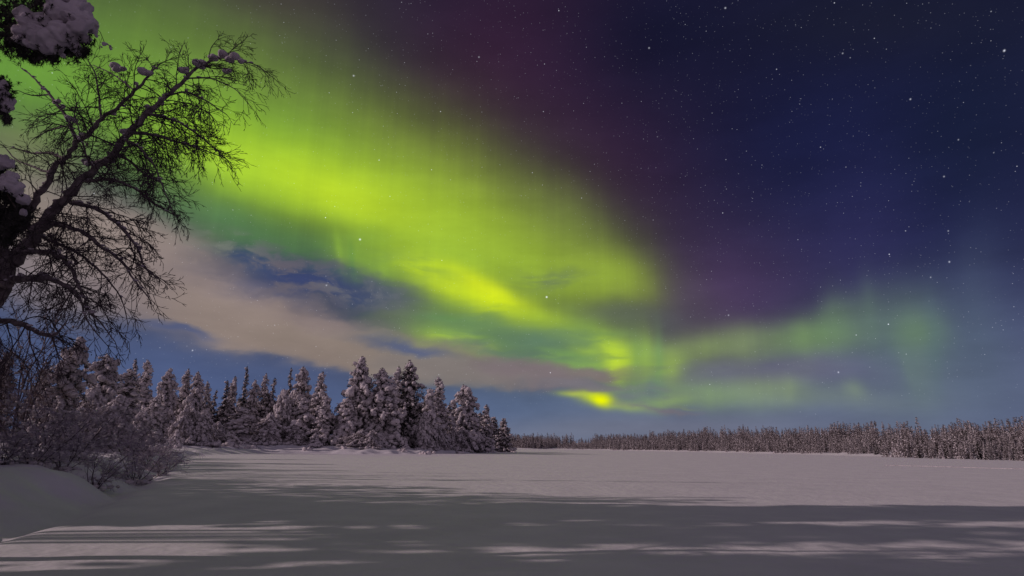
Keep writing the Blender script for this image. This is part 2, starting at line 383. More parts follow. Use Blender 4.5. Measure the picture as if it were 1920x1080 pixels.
def axis(lims):
    out = []
    for a, b, n in lims: out += list(np.linspace(a, b, n, endpoint=False))
    return np.array(out + [lims[-1][1]])
gx = axis([(-1500, -300, 30), (-300, -60, 130), (-60, -30, 90), (-30, 0, 240), (0, 40, 100), (40, 330, 170), (330, 1500, 30)])
gy = axis([(-60, 0, 20), (0, 40, 300), (40, 80, 120), (80, 150, 140), (150, 420, 210), (420, 700, 60), (700, 2500, 30)])
X, Y = np.meshgrid(gx, gy); P2 = np.stack([X.ravel(), Y.ravel()], 1)
Zg = zt(P2); nx, ny = len(gx), len(gy)
I = np.arange(nx * ny).reshape(ny, nx)
q = np.stack([I[:-1, :-1], I[:-1, 1:], I[1:, 1:], I[1:, :-1]], -1).reshape(-1, 4)
gm_ = MB(); gm_.add(np.column_stack([P2, Zg]), np.concatenate([q[:, :3], q[:, [0, 2, 3]]]))
M_ground = mat('snow_crust', (.74, .72, .75), (.82, .80, .82), .6, .65, .05, 2.6, spec=.25)
tag(gm_.build('snow_ground', M_ground), kind='structure')

# ------------------------------------------------------------------ trees
def spruce(seed, Hh, prof, nb, ls, snow, droop, tuft=1.0, crumbs=1.0, sub=2, lean=0.0, gap=0.0, frost=False):
    """meshes of one snow-laden conifer: trunk, crown, snow_clumps"""
    g = np.random.default_rng(seed); tr = MB(seed); cr = MB(seed + 1); sn = MB(seed + 2)
    ang = g.uniform(0, 6.28); bend = lean * Hh
    def ax(z): t = z / Hh; return np.array([math.cos(ang), math.sin(ang), 0]) * bend * t * t + np.array([.012 * Hh * math.sin(5 * t + ang), .012 * Hh * math.cos(4 * t), z])
    zs = np.linspace(-.6, Hh * .98, 9); tr.tube([ax(max(z, 0)) + np.array([0, 0, min(z, 0)]) for z in zs], .018 * Hh * (1 - zs / Hh * .95) + .01, 7)
    tc_, ts_ = [], []
    for i in range(nb):
        t = ((i + g.uniform(0, 1)) / nb) ** 1.05
        z = Hh * (.02 + .96 * t); r = prof(t) * g.uniform(.62, 1.18)
        ph = g.uniform(0, 6.28); r *= 1 + .24 * math.sin(2 * ph + 9 * t + seed) + .16 * math.sin(3 * ph - 17 * t + 2 * seed)
        if g.uniform() < gap: r *= .5
        dv = np.array([math.cos(ph), math.sin(ph), 0])
        n = max(2, int(r / (ls * .75)) + 1); dr = droop * g.uniform(.6, 1.4) * (1.1 - .5 * t)
        o = ax(z); pts = []
        for k in range(n + 1):
            s = (k + .35) / (n + .35)
            p = o + dv * r * s + np.array([0, 0, r * (.12 * s - dr * s ** 1.7)]); p[2] = max(p[2], .12)
            pts.append(p)
            m = 4 if not frost else 5
            for _ in range(int(m * tuft)):
                tc_.append(p + g.normal(0, .30 * ls + .05 * r, 3) - np.array([0, 0, ls * .45])); ts_.append(ls * g.uniform(.5, 1.0) * (1 - .4 * t))
            if k > 0 or t > .85:
                if g.uniform() < snow:
                    q_ = ls * g.uniform(.42, 1.2) * (1.0 - .45 * t) * (1 - .3 * (s - .6) ** 2)
                    if g.uniform() < .10: q_ *= 1.45
                    sn.lump(p + np.array([*g.normal(0, .2 * ls, 2), q_ * .25]), (q_ * g.uniform(.8, 1.2), q_ * g.uniform(.8, 1.2), q_ * g.uniform(.85, 1.45)), sub, .30)
            for _ in range(g.poisson(1.6 * crumbs)):
                q_ = ls * g.uniform(.10, .32)
                sn.lump(p + g.normal(0, .45 * ls, 3), (q_, q_, q_ * .8), 1, .3)
        if n > 1 and r > 1.0: tr.tube(pts[::max(1, n // 2)], .02 + .006 * r, 3)
    # leader
    for k in range(6):
        p = ax(Hh * (.95 + .01 * k)); tc_ += [p + g.normal(0, .1, 3) for _ in range(6)]; ts_ += [.3 * ls + .12] * 6
        if g.uniform() < snow: sn.lump(p + g.normal(0, .08, 3), np.full(3, .16 * ls + .05), 1)
    cr.tufts(np.array(tc_), np.array(ts_), 3, .35, .26)
    mats = (M_bark, M_needle_f if frost else M_needle, M_snow)
    return [b.mesh(nm, m, sm_) for b, nm, m, sm_ in ((tr, 'trunk', mats[0], True), (cr, 'crown', mats[1], False), (sn, 'snow_clumps', mats[2], True))]
def thing_from(name, meshes, loc, rz, s):
    r = empty(name, loc, rz, s)
    for me in meshes:
        o = bpy.data.objects.new(me.name.split('.')[0], me); COL.objects.link(o); o.parent = r
    return r
cone = lambda R0, e=.9, b=.12: (lambda t: R0 * ((1 - t) ** e) * min(1, .62 + t / b * .38) + .18)
dome = lambda R0, p=2.0: (lambda t: R0 * max(0, 1 - t ** p) ** .6 + .25)
KIND = {
    'laden': [spruce(10 + i, 20, cone(4.4 + .3 * i, .55), 230, .60, .86, .75, 1.2, 1.3, 2, .02 * i, .15) for i in range(4)],
    'slim': [spruce(30 + i, 18, cone(2.0 + .2 * i, .6), 170, .44, [.76, .6, .85, .66, .8][i], .65, 1.2, 1.2, 2, .012 * i, .1) for i in range(5)],
    'spire': [spruce(40 + i, 18, cone(1.9, .7), 130, .38, .42, .45, 1.6, .7, 1, 0, .1) for i in range(3)],
    'dark': [spruce(50 + i, 20, cone(4.4, .55), 220, .58, .42, .60, 1.7, .9, 2, .0, .1) for i in range(2)],
    'column': [spruce(60 + i, 10, cone(1.5, .4), 120, .45, .88, .8, 1.1, 1.3, 2, .03, .1) for i in range(2)],
    'mound': [spruce(70 + i, 7, dome(2.6), 150, .34, .85, 1.3, 1.0, 1.8, 2, .05, .1, True) for i in range(3)],
    'small': [spruce(80 + i, 3, cone(1.1, .7), 40, .34, .95, .7, 1.0, 1.0, 2) for i in range(2)],
}
NOM = {'laden': (20, 9.6), 'slim': (18, 4.6), 'spire': (18, 4.4), 'dark': (20, 9.2), 'column': (10, 3.6), 'mound': (7, 5.8), 'small': (3, 2.4)}
used = {}
def tree_at(px, ytop, wpx, depth, kind, label, group='snow-laden trees of the grove on the point', cat='tree', name=None, yc=None, seed=0):
    g = random.Random(int(px * 7 + ytop) + seed)
    top = at(px, ytop, depth); x, y = top[0], depth
    zb = z1(x, y); hh = top[2] - zb; wm = wpx / FPX * depth * 1.14
    vs = KIND[kind]; i = g.randrange(len(vs)); h0, w0 = NOM[kind]
    s = (wm / w0, wm / w0, hh / h0)
    key = (kind, i)
    name = name or {'mound': 'snow_bent_birch', 'small': 'young_spruce'}.get(kind, 'snowy_spruce')
    if key not in used: r = used[key] = thing_from(name, vs[i], (x, y, zb - .05), g.uniform(0, 6.28), s)
    else:
        r = copy_thing(used[key], (x, y, zb - .05), g.uniform(0, 6.28), s); r.name = name
    r.rotation_euler[0] = g.gauss(0, .025); r.rotation_euler[1] = g.gauss(.01, .03)
    tag(r, label, cat, group)
    return r
GROVE = [  # px, y of the tip, width px, depth m, kind, label
    (677, 667, 78, 136, 'laden', 'tallest lumpy snow-laden spruce of the grove, standing against the cloud'),
    (653, 747, 34, 131, 'column', 'narrow white snow column in front of the tallest lumpy spruce'),
    (727, 690, 82, 137, 'laden', 'broad pyramid spruce heaped with pale snow down to the ground, right of the tallest spruce'),
    (743, 687, 40, 146, 'slim', 'thin dark top showing between the pale pyramid spruce and the broad dark spruce'),
    (771, 675, 68, 146, 'dark', 'broad dark-needled spruce with snow only in its top, behind the pale pyramid spruce'),
    (804, 729, 32, 142, 'column', 'slim snowy spruce against the right flank of the broad dark spruce'),
    (799, 771, 20, 140, 'column', 'low narrow white column at the foot of the broad dark spruce'),
    (827, 707, 40, 152, 'slim', 'dark-tipped narrow spruce between the broad dark spruce and the last big pale spruce'),
    (822, 794, 30, 146, 'mound', 'drooping snowy bush-shaped birch left of the last big pale spruce'),
    (879, 720, 66, 166, 'laden', 'last big pale spruce toward the tip of the point, snow over all of it'),
    (913, 758, 28, 182, 'slim', 'narrow medium spruce second from the tip of the point'),
    (946, 784, 38, 196, 'dark', 'low round-crowned dark spruce at the very tip of the point'),
    (602, 697, 36, 136, 'slim', 'lumpy narrow spruce just left of the gap beside the tallest spruce'),
    (574, 688, 50, 140, 'laden', 'wide-topped spruce with snow balls, tallest between the thin dark spire and the gap'),
    (554, 690, 24, 146, 'spire', 'very dark thin spire left of the wide-topped spruce'),
    (615, 742, 36, 133, 'column', 'pale rounded frosty tree standing in the gap left of the tallest spruce'),
    (571, 745, 46, 131, 'column', 'thick white column of drooping snow below the wide-topped spruce'),
    (607, 768, 36, 130, 'column', 'short white column at the left foot of the gap'),
    (535, 731, 48, 131, 'mound', 'large pale arching birch bowed under hoarfrost in the middle of the grove'),
    (511, 775, 62, 127, 'mound', 'low snow arch birch with hanging white strands at the front of the grove'),
    (518, 709, 28, 143, 'spire', 'dark pointed spruce just behind the large pale arching birch'),
    (501, 701, 28, 141, 'slim', 'pointed medium spruce left of the large pale arching birch'),
    (484, 713, 28, 138, 'slim', 'lumpy medium spruce right of the lone dark spire'),
    (464, 686, 24, 140, 'spire', 'lone tall dark spire rising clear of its neighbours in the left grove'),
    (443, 705, 28, 136, 'slim', 'thin spruce holding a big snow ball, left of the lone dark spire'),
    (425, 713, 32, 134, 'spire', 'dark bare-sided spruce second left of the lone dark spire'),
    (404, 731, 22, 134, 'spire', 'small dark pointed top in the dip of the skyline'),
    (393, 715, 24, 130, 'slim', 'slender light tip in the dip of the skyline'),
    (453, 764, 46, 124, 'column', 'pair-like drooping white spruce in front of the lone dark spire'),
    (374, 697, 44, 121, 'laden', 'pale spruce with flaring snowy top right of three similar tops'),
    (349, 692, 34, 122, 'slim', 'rounded snowy spruce top in the middle of three similar tops'),
    (321, 691, 50, 116, 'laden', 'broad pale spruce left of three similar tops'),
    (285, 675, 36, 106, 'slim', 'tall narrow spruce with grey sides, left of the three similar tops'),
    (262, 673, 28, 100, 'spire', 'tall narrow spruce second left of the three similar tops'),
    (295, 742, 52, 96, 'laden', 'heavily loaded short spruce with one giant snow ball'),
    (353, 756, 52, 104, 'mound', 'purple-shaded drooping birch below the three similar tops'),
    (385, 768, 44, 106, 'mound', 'frosty rounded birch at the shore right of the purple-shaded one'),
    (409, 790, 40, 112, 'mound', 'low frosty dome below the dip of the skyline'),
    (333, 806, 20, 90, 'small', 'tiny white spruce alone at the left end of the grove shore'),
    (436, 808, 26, 112, 'small', 'tiny purple-shaded spruce at the shore below the lone dark spire'),
    (675, 806, 58, 128, 'mound', 'low wide snowy thicket between the narrow column and the pale pyramid spruce'),
    (698, 806, 36, 127, 'mound', 'low snowy thicket touching the left foot of the pale pyramid spruce'),
    (556, 800, 40, 128, 'mound', 'low white dome beside the snow arch birch'),
    (862, 800, 44, 160, 'mound', 'snowy thicket around the foot of the last big pale spruce'),
    (846, 776, 34, 158, 'mound', 'leaning white birch against the left side of the last big pale spruce'),
    (760, 822, 14, 134, 'small', 'tiny snow-capped stump-like spruce under the broad dark spruce'),
    (811, 828, 20, 140, 'small', 'little snow cone at the shore below the drooping bush-shaped birch'),
    (590, 815, 24, 126, 'small', 'little snow cone at the shore below the thick white column'),
]
for g_ in GROVE: tree_at(*g_)
# darker trees standing deeper in the grove
rg = random.Random(5)
for i in range(64):
    px = 300 + i * 10 + rg.uniform(-5, 5)
    if 610 < px < 640: continue
    yt = np.interp(px, [300, 400, 500, 600, 640, 700, 780, 830, 880, 930], [730, 752, 738, 735, 770, 738, 738, 750, 765, 795]) + rg.uniform(-10, 18)
    dp = np.interp(px, [300, 600, 800, 880, 940], [128, 152, 165, 185, 215]) + rg.uniform(-4, 6)
    tree_at(px, yt, rg.uniform(26, 42), dp, rg.choice(['spire', 'dark', 'slim', 'dark']),
            'dark spruce deeper in the grove, mostly hidden by the snowy front trees', 'dark trees deeper in the grove', seed=i)
# small snow-buried hummocks along the shore of the point
rg = random.Random(11)
for i, (px, py, wd) in enumerate([(470, 846, 30), (520, 845, 16), (600, 845, 34), (575, 847, 20), (640, 847, 14), (735, 847, 16), (752, 848, 22), (780, 847, 16), (795, 849, 22), (812, 848, 16), (860, 848, 18), (700, 847, 14), (413, 842, 30), (445, 845, 18)]):
    p = ground(px, py + 3); zb = z1(p[0], p[1]); b = MB(300 + i); rw = wd / FPX * p[1] * .5
    for k in range(7): b.lump((rg.uniform(-.7, .7) * rw, rg.uniform(-1, 1), rg.uniform(.0, .25)), (rg.uniform(.25, .55) * rw * .8, .5, rg.uniform(.25, .6)), 2, .3)
    tw = [(rg.uniform(-.8, .8) * rw, rg.uniform(-.6, .6), rg.uniform(.1, .7)) for _ in range(14)]
    r = empty('snow_buried_bush', (p[0], p[1] + .8, zb)); b.build('snow_clumps', M_snow, r)
    t_ = MB(i); t_.tufts(tw, .5, 3, -.6, .06); t_.build('twigs', M_twig, r, False)
    tag(r, 'low snow-buried bush on the open shore in front of the grove', 'bush', 'snow-buried bushes along the grove shore')
# ------------------------------------------------------------------ forest along the far shore
def far_tree(seed, Hh, R0, snow, lod=1.0, e=.75):
    g = np.random.default_rng(seed); cr = MB(seed); sn = MB(seed + 1); tr = MB(seed)
    tr.tube([(0, 0, -.5), (0, 0, Hh * .5), (0, 0, Hh * .97)], [.14, .09, .03], 4)
    n = int(130 * lod); t = g.uniform(.02, 1, n) ** 1.15; r = (R0 * (1 - t) ** e + .12) * g.uniform(.25, 1.05, n) ** .6; ph = g.uniform(0, 6.28, n)
    C = np.stack([r * np.cos(ph), r * np.sin(ph), t * Hh - .25 * r], 1)
    cr.tufts(C, .75 * (1.1 - .6 * t), 3, .5, .34)
    k = int(95 * lod * snow); t = g.uniform(.03, .97, k) ** 1.2; r = (R0 * (1 - t) ** e + .1) * g.uniform(.6, 1.1, k); ph = g.uniform(0, 6.28, k)
    for i in range(k):
        q_ = g.uniform(.14, .42) * (1.15 - .6 * t[i])
        sn.lump((r[i] * math.cos(ph[i]), r[i] * math.sin(ph[i]), t[i] * Hh - .1 * r[i]), (q_, q_, q_ * g.uniform(.5, .9)), 1, .25)
    return tr, cr, sn
FARV = []
for i in range(12):
    tr, cr, sn = far_tree(400 + 3 * i, 10, 1.25 + .12 * (i % 4), [.5, 1.1, 1.5, .8, 1.8][i % 5], e=[.75, .6, .95, .4][i % 4])
    FARV.append([tr.mesh('trunk', M_bark), cr.mesh('crown', M_needle if i % 5 == 0 else M_needle_f, False), sn.mesh('snow_clumps', M_snow)])
rf = random.Random(21); npf = np.random.default_rng(21)
# candidate places behind the east shore, nearest to the camera first
pts = []
sh = np.vstack([[(-60, 600)], EAST[2:15]])
sl = [np.linalg.norm(sh[i + 1] - sh[i]) for i in range(len(sh) - 1)]
for i in range(len(sh) - 1):
    a, b = sh[i], sh[i + 1]; t = (b - a) / sl[i]; nrm = np.array([-t[1], t[0]])
    if nrm @ (a - np.array([0, 60])) < 0: nrm = -nrm
    for _ in range(int(sl[i] * 9)):
        o = 3.0 + 66 * npf.uniform() ** 1.3
        p = a + t * npf.uniform(0, sl[i]) + nrm * o
        pts.append((p[0], p[1], o))
pts = [p for p in pts if p[1] > 80]
# screen-size order: nearer trees of the front rows first
pts.sort(key=lambda p: math.hypot(p[0], p[1]) + 1.2 * p[2])
keep, grid_ = [], {}
for p in pts:
    k = (int(p[0] // 1.5), int(p[1] // 1.5))
    if k in grid_: continue
    grid_[k] = 1; keep.append(p)
vis = [p for p in keep if p[0] / p[1] < .95]
ind, rest = vis[:300], vis[300:] + [p for p in keep if p[0] / p[1] >= .95 and p[0] / p[1] < 1.1]
HS = lambda p: (5.4 + 2.4 * min(1, max(0, (p[1] - 170) / 150)) + .02 * p[2]) * (1 + .16 * math.sin(p[0] * .11 + p[1] * .07) + .10 * math.sin(p[0] * .31 - p[1] * .23))
zI = zt([p[:2] for p in ind])
roots = {}
for p, z in zip(ind, zI):
    i = rf.randrange(len(FARV)); s = HS(p) / 10 * rf.uniform(.55, 1.05) * (.72 if p[2] < 7 else 1); ws = s * rf.uniform(.85, 1.35)
    loc, rz = (p[0], p[1], z - .1), rf.uniform(0, 6.28)
    if i not in roots: r = roots[i] = thing_from('shore_spruce', FARV[i], loc, rz, (ws, ws, s))
    else: r = copy_thing(roots[i], loc, rz, (ws, ws, s))
    tag(r, 'snow-dusted spruce in the dense forest lining the far shore', 'tree', 'spruces lining the far shore')
LOD = [far_tree(500 + 3 * i, 10, 1.3 + .15 * (i % 3), [.5, 1.1, 1.4][i % 3], .42, [.75, .5, .95, .35, .8, .7][i]) for i in range(6)]
LODm = [[(np.concatenate(b.V), np.concatenate(b.T)) for b in t] for t in LOD]
fm = [MB(), MB(), MB()]
zR = zt([p[:2] for p in rest])
print('FAR', len(ind), len(rest))
for p, z in zip(rest, zR):
    m = LODm[rf.randrange(6)]; s = HS(p) / 10 * rf.uniform(.65, 1.15) * (.72 if p[2] < 7 else 1); ws = s * rf.uniform(.9, 1.4); a = rf.uniform(0, 6.28)
    M = np.array([[math.cos(a) * ws, -math.sin(a) * ws, 0], [math.sin(a) * ws, math.cos(a) * ws, 0], [0, 0, s]])
    for b, (V, T) in zip(fm, m): b.add(V @ M.T + np.array([p[0], p[1], z - .1]), T)
fr = empty('distant_forest'); tag(fr, 'mass of small snow-dusted trees of the far forest across the frozen lake', 'forest', kind='stuff')
for b, nm, mt in zip(fm, ('trunks', 'crowns', 'snow_clumps'), (M_bark, M_needle_f, M_snow)):
    tag(b.build(nm, mt, fr, nm == 'snow_clumps'), kind='stuff')
# old ski track across the lake, far right
a_, b_ = ground(1660, 872.5)[:2], ground(2100, 885)[:2]
tk = MB()
for o in (-.25, .25):
    P = []
    for t in np.linspace(0, 1, 60):
        q_ = a_ + (b_ - a_) * t; P.append((q_[0] + .25 * math.sin(9 * t), q_[1] + o * 1.2 + .3 * math.sin(5 * t), z1(*q_) + .03))
    tk.tube(P, .03, 5)
tag(tk.build('ski_track', M_snow), kind='structure')
# ------------------------------------------------------------------ woods on the left bank
def bank_tree(px, ytop, wpx, depth, kind, label, **k):
    return tree_at(px, ytop, wpx, depth, kind, label, group='trees on the left bank', **k)
bank_tree(140, 630, 84, 38, 'laden', 'tall snow-clumped spruce on the left bank under the birch twigs')
bank_tree(212, 664, 84, 52, 'laden', 'broad frosted spruce right of the tall clumped spruce on the left bank')
bank_tree(244, 690, 60, 66, 'slim', 'grey snowy spruce at the right end of the left bank woods')
bank_tree(178, 722, 74, 48, 'mound', 'frosted birch clump between the two biggest spruces of the left bank')
bank_tree(228, 742, 84, 46, 'mound', 'round frosted birch below the broad frosted spruce on the left bank')
bank_tree(92, 690, 60, 42, 'dark', 'dark spruce behind the rusty frosted birches on the left bank')
bank_tree(20, 660, 70, 44, 'dark', 'dark spruce at the left edge behind the rusty frosted birches')
bank_tree(268, 770, 60, 62, 'mound', 'low frosted dome where the left bank meets the grove')

def grow(b, p, d, L, r, lev, g, P):
    """one twig and its side twigs, added to builder b (or P['fine'] for the last levels)"""
    n = P['seg'][lev]; pts = [p]; q = p.copy(); dd = d / np.linalg.norm(d)
    for i in range(n):
        dd = dd + g.normal(0, P['wig'][lev], 3) + np.array([0, 0, P['grav'][lev]]) ; dd /= np.linalg.norm(dd)
        q = q + dd * L / n; pts.append(q.copy())
    rr = np.linspace(r, r * (.45 if lev < P['max'] else .35), len(pts))
    (b if lev < P['fine_from'] else P['fine']).tube(pts, rr, 5 if lev == 0 else 3)
    if P.get('log') is not None and lev <= 1: P['log'] += [(x, r) for x in pts]
    if lev >= P['max']: return
    m = P['kids'][lev]
    for j in range(m):
        t = g.uniform(.18, 1.0) if j else 1.0; i = min(n - 1, int(t * n)); f = t * n - i
        base = pts[i] * (1 - f) + pts[i + 1] * f if i < n else pts[-1]
        dv = pts[i + 1] - pts[i]; dv /= np.linalg.norm(dv)
        s = g.normal(size=3); s -= dv * (s @ dv); s /= np.linalg.norm(s)
        a = g.uniform(*P['ang']) * (.4 if j == 0 else 1)
        grow(b, base, dv * math.cos(a) + s * math.sin(a), L * g.uniform(*P['len']) * (1.15 - .45 * t), max(r * .55, P['rmin']), lev + 1, g, P)

def shrub_meshes(seed, Hh, spread, stems, red=False, rm=.006):
    g = np.random.default_rng(seed); st = MB(seed); fi = MB(seed); sn = MB(seed)
    log = []
    P = dict(seg=[6, 5, 4, 3], wig=[.13, .2, .25, .3], grav=[-.02, -.02, -.03, -.03], kids=[7, 6, 4], max=3, fine_from=1, fine=fi, ang=(.35, 1.0), len=(.35, .6), rmin=rm, log=log)
    for i in range(stems):
        a = g.uniform(0, 6.28); t = spread * g.uniform(.15, 1) ** .7
        d = np.array([math.cos(a) * t, math.sin(a) * t, 1.0])
        grow(st, np.array([math.cos(a) * .25, math.sin(a) * .25, -.1]) * t, d, Hh * g.uniform(.6, 1.05), .012 + .006 * Hh, 0, g, P)
    for x, r in log:
        if g.uniform() < .22:
            q_ = g.uniform(.04, .13) * (1.3 - .5 * min(1, x[2] / Hh)) * min(1.3, .5 + Hh / 5); sn.lump(x + g.normal(0, .04, 3), (q_, q_, q_ * .7), 1, .3)
    for i in range(int(10 * spread * 2)):
        a = g.uniform(0, 6.28); rr = g.uniform(0, .5) * Hh * spread; q_ = g.uniform(.1, .3)
        sn.lump((math.cos(a) * rr, math.sin(a) * rr, g.uniform(0, .25) * Hh * .5), (q_, q_, q_ * .7), 2, .25)
    return [st.mesh('stems', M_twig), fi.mesh('twigs', M_frost_red if red else M_frost, False), sn.mesh('snow_clumps', M_snow)]
SHR = [shrub_meshes(900 + i, 3.0, [1.0, .8, 1.3, .6][i], [9, 8, 11, 8][i]) for i in range(4)]
RED = [shrub_meshes(950 + i, 8.0, .28, 7, True, .012) for i in range(2)]
sr = {}
def shrub_at(px, py, depth, h, k, label, red=False, group='frosted shrubs on the left bank', name='frosted_shrub', cat='shrub', wf=1.0):
    x = at(px, py, depth)[0]; z = z1(x, depth); V = RED if red else SHR
    s = h / (8.0 if red else 3.0); key = (red, k)
    g = random.Random(px * 3 + k); loc, rz = (x, depth, z - .05), g.uniform(0, 6.28)
    if key not in sr: r = sr[key] = thing_from(name, V[k], loc, rz, (s * wf, s * wf, s))
    else: r = copy_thing(sr[key], loc, rz, (s * wf, s * wf, s))
    r.name = name; tag(r, label, cat, group); return r
shrub_at(38, 800, 32, 7.0, 0, 'tall rusty-brown frosted birch at the left edge, beneath the big bare birch', True, 'trees on the left bank', 'frosted_birch', 'tree')
shrub_at(-40, 800, 27, 5.6, 1, 'rusty-brown frosted birch cut by the left edge of the picture', True, 'trees on the left bank', 'frosted_birch', 'tree')
SP = [(186, 870, 21.5, 2.5, 0, 'dark-stemmed frosted shrub at the front edge of the left bank, twigs spreading toward the lake'),
      (258, 860, 27, 2.6, 2, 'wide frosted shrub on the bank edge right of the dark-stemmed one'),
      (308, 850, 31, 1.7, 1, 'low snow-weighted shrub at the outer tip of the left bank, twigs arching over the ice'),
      (286, 845, 36, 2.8, 0, 'rounded frosted shrub behind the shrub at the outer bank tip'),
      (122, 850, 23, 2.6, 1, 'frosted shrub with crossing stems left of the dark-stemmed one'),
      (62, 850, 22, 2.5, 2, 'sparse frosted shrub rising over the snowbank near the left edge'),
      (8, 850, 21, 2.3, 3, 'thin upright shrub at the left edge above the snowbank'),
      (150, 820, 27, 3.7, 3, 'tall hazy frosted shrub behind the dark-stemmed one'),
      (238, 820, 38, 3.8, 1, 'pale frosted shrub at the back of the bank near the grey snowy spruce'),
      (88, 820, 25, 3.8, 0, 'tall hazy frosted shrub below the tall clumped spruce'),
      (316, 832, 56, 2.2, 2, 'distant low shrub where the bank meets the grove shore'),
      (262, 832, 46, 3.4, 3, 'slender hazy shrub behind the rounded frosted shrub')]
for s_ in SP: shrub_at(*s_[:3], s_[3] * (.58 if s_[2] < 25 else .68), *s_[4:], wf=1.15)

# ------------------------------------------------------------------ the bare birch leaning in from the left
BD = 9.0
g = np.random.default_rng(77)
LIMBS = [  # traced limbs: (px, py, radius px, depth offset m)
    [(-230, 985, 26, .3), (-150, 760, 25, .2), (-60, 620, 24, .1), (0, 537, 21, 0), (33, 480, 18, 0), (67, 437, 16, -.05), (90, 407, 14, -.1), (117, 378, 12, -.15), (143, 347, 11, -.2), (180, 320, 10, -.2), (213, 287, 9.5, -.2), (243, 250, 9, -.15), (277, 213, 7.5, -.1), (310, 180, 6, 0), (350, 147, 5, .05), (377, 123, 4, .1), (407, 108, 3.2, .1), (443, 110, 2.2, .15), (483, 122, 1.5, .2), (512, 146, .9, .2)],
    [(-60, 620, 18, .1), (-30, 520, 15, .5), (0, 470, 14, .6), (27, 437, 12, .6), (52, 400, 10, .6), (72, 365, 9, .5), (97, 325, 8, .5), (123, 297, 7, .5), (143, 267, 6.5, .45), (170, 250, 6, .4), (190, 223, 5, .3), (227, 197, 4.5, .3), (253, 170, 4, .2), (277, 143, 3, .2), (300, 120, 1.6, .2)],
    [(143, 268, 5, .45), (134, 235, 4, .5), (117, 207, 3.6, .6), (93, 177, 3, .7), (67, 147, 2.2, .8), (40, 128, 1.2, .9)],
    [(190, 223, 3, .3), (185, 180, 2.6, .2), (180, 140, 2, .1), (165, 112, 1, 0)],
    [(253, 170, 2.4, .2), (215, 140, 1.8, .5), (175, 122, 1.2, .7)],
    [(310, 180, 3, 0), (350, 170, 2.6, -.3), (390, 190, 2.0, -.5), (425, 215, 1.2, -.6)],
    [(350, 147, 2.6, 0), (395, 145, 2, -.2), (440, 165, 1.3, -.3), (462, 190, .8, -.3)],
    [(277, 213, 4, -.1), (320, 222, 3.2, -.4), (355, 240, 2.6, -.6), (385, 262, 1.8, -.7), (425, 300, 1, -.8)],
    [(243, 250, 4.5, -.15), (285, 252, 4, -.4), (330, 265, 3, -.6), (380, 280, 2.0, -.8), (420, 296, 1, -.9)],
    [(230, 262, 4, -.15), (262, 275, 3.2, -.6), (290, 310, 2.6, -.9), (305, 350, 2, -1.1), (325, 400, 1, -1.2)],
    [(133, 380, 6, -.15), (173, 385, 5, -.4), (200, 403, 4.5, -.6), (233, 430, 4, -.8), (260, 465, 3, -1.0), (268, 500, 2.2, -1.1), (300, 525, 1.2, -1.2)],
    [(160, 340, 4.5, -.2), (205, 335, 4, -.3), (250, 350, 3.2, -.6), (290, 385, 2.4, -.8), (330, 405, 1.2, -1)],
    [(95, 420, 6, -.1), (133, 423, 5.2, -.5), (167, 443, 4.6, -.8), (200, 470, 4, -1), (233, 493, 3, -1.2), (243, 515, 2.4, -1.3), (280, 560, 1.2, -1.4)],
    [(45, 473, 7, 0), (90, 471, 6.5, -.4), (123, 487, 5.5, -.7), (137, 507, 4.6, -.9), (145, 530, 3.8, -1), (160, 560, 3, -1.1), (160, 575, 2.6, -1.1), (185, 600, 1.8, -1.2), (215, 640, 1, -1.3)],
    [(2, 538, 9, 0), (28, 523, 8.5, -.4), (73, 520, 7, -.8), (105, 528, 5.5, -1.0), (135, 541, 4, -1.2), (153, 560, 2.6, -1.3), (160, 600, 1.8, -1.3), (190, 635, 1, -1.3)],
    [(-50, 600, 9, .1), (0, 598, 7.5, -.3), (43, 607, 6.5, -.7), (67, 623, 5, -.9), (97, 633, 3.6, -1.1), (118, 615, 2, -1.2), (130, 590, 1, -1.2)],
    [(123, 297, 3.4, .5), (90, 285, 3, .8), (60, 288, 2.2, 1.1), (20, 275, 1.2, 1.3)],
    [(97, 325, 3.2, .5), (60, 312, 2.6, .8), (30, 300, 1.8, 1.1), (5, 272, 1, 1.3)],
    [(134, 235, 2.4, .5), (100, 240, 2, .8), (60, 262, 1.2, 1)],
    [(93, 177, 2, .7), (60, 180, 1.6, .9), (35, 170, 1, 1)],
    [(213, 287, 4, -.2), (240, 300, 3.4, .2), (275, 330, 2.6, .4), (310, 345, 1.4, .5)],
    [(67, 437, 5, -.05), (100, 455, 4, .3), (150, 475, 3.2, .5), (190, 510, 2.4, .7), (230, 560, 1.4, .8), (240, 610, .9, .9)],
    [(180, 320, 3.6, -.2), (160, 290, 2.8, -.5), (150, 250, 2, -.7), (140, 215, 1.2, -.8)],
    [(0, 470, 5, .6), (20, 455, 4, .9), (10, 430, 3, 1.1), (-10, 400, 2, 1.3)],
]
wood = MB(7); tw = MB(8); logb = []
PB = dict(seg=[6, 5, 4, 3], wig=[.11, .14, .16, .2], grav=[-.09, -.08, -.05, 0], kids=[6, 4, 2], max=3, fine_from=0, fine=tw, ang=(.35, .85), len=(.40, .66), rmin=.005, log=logb)
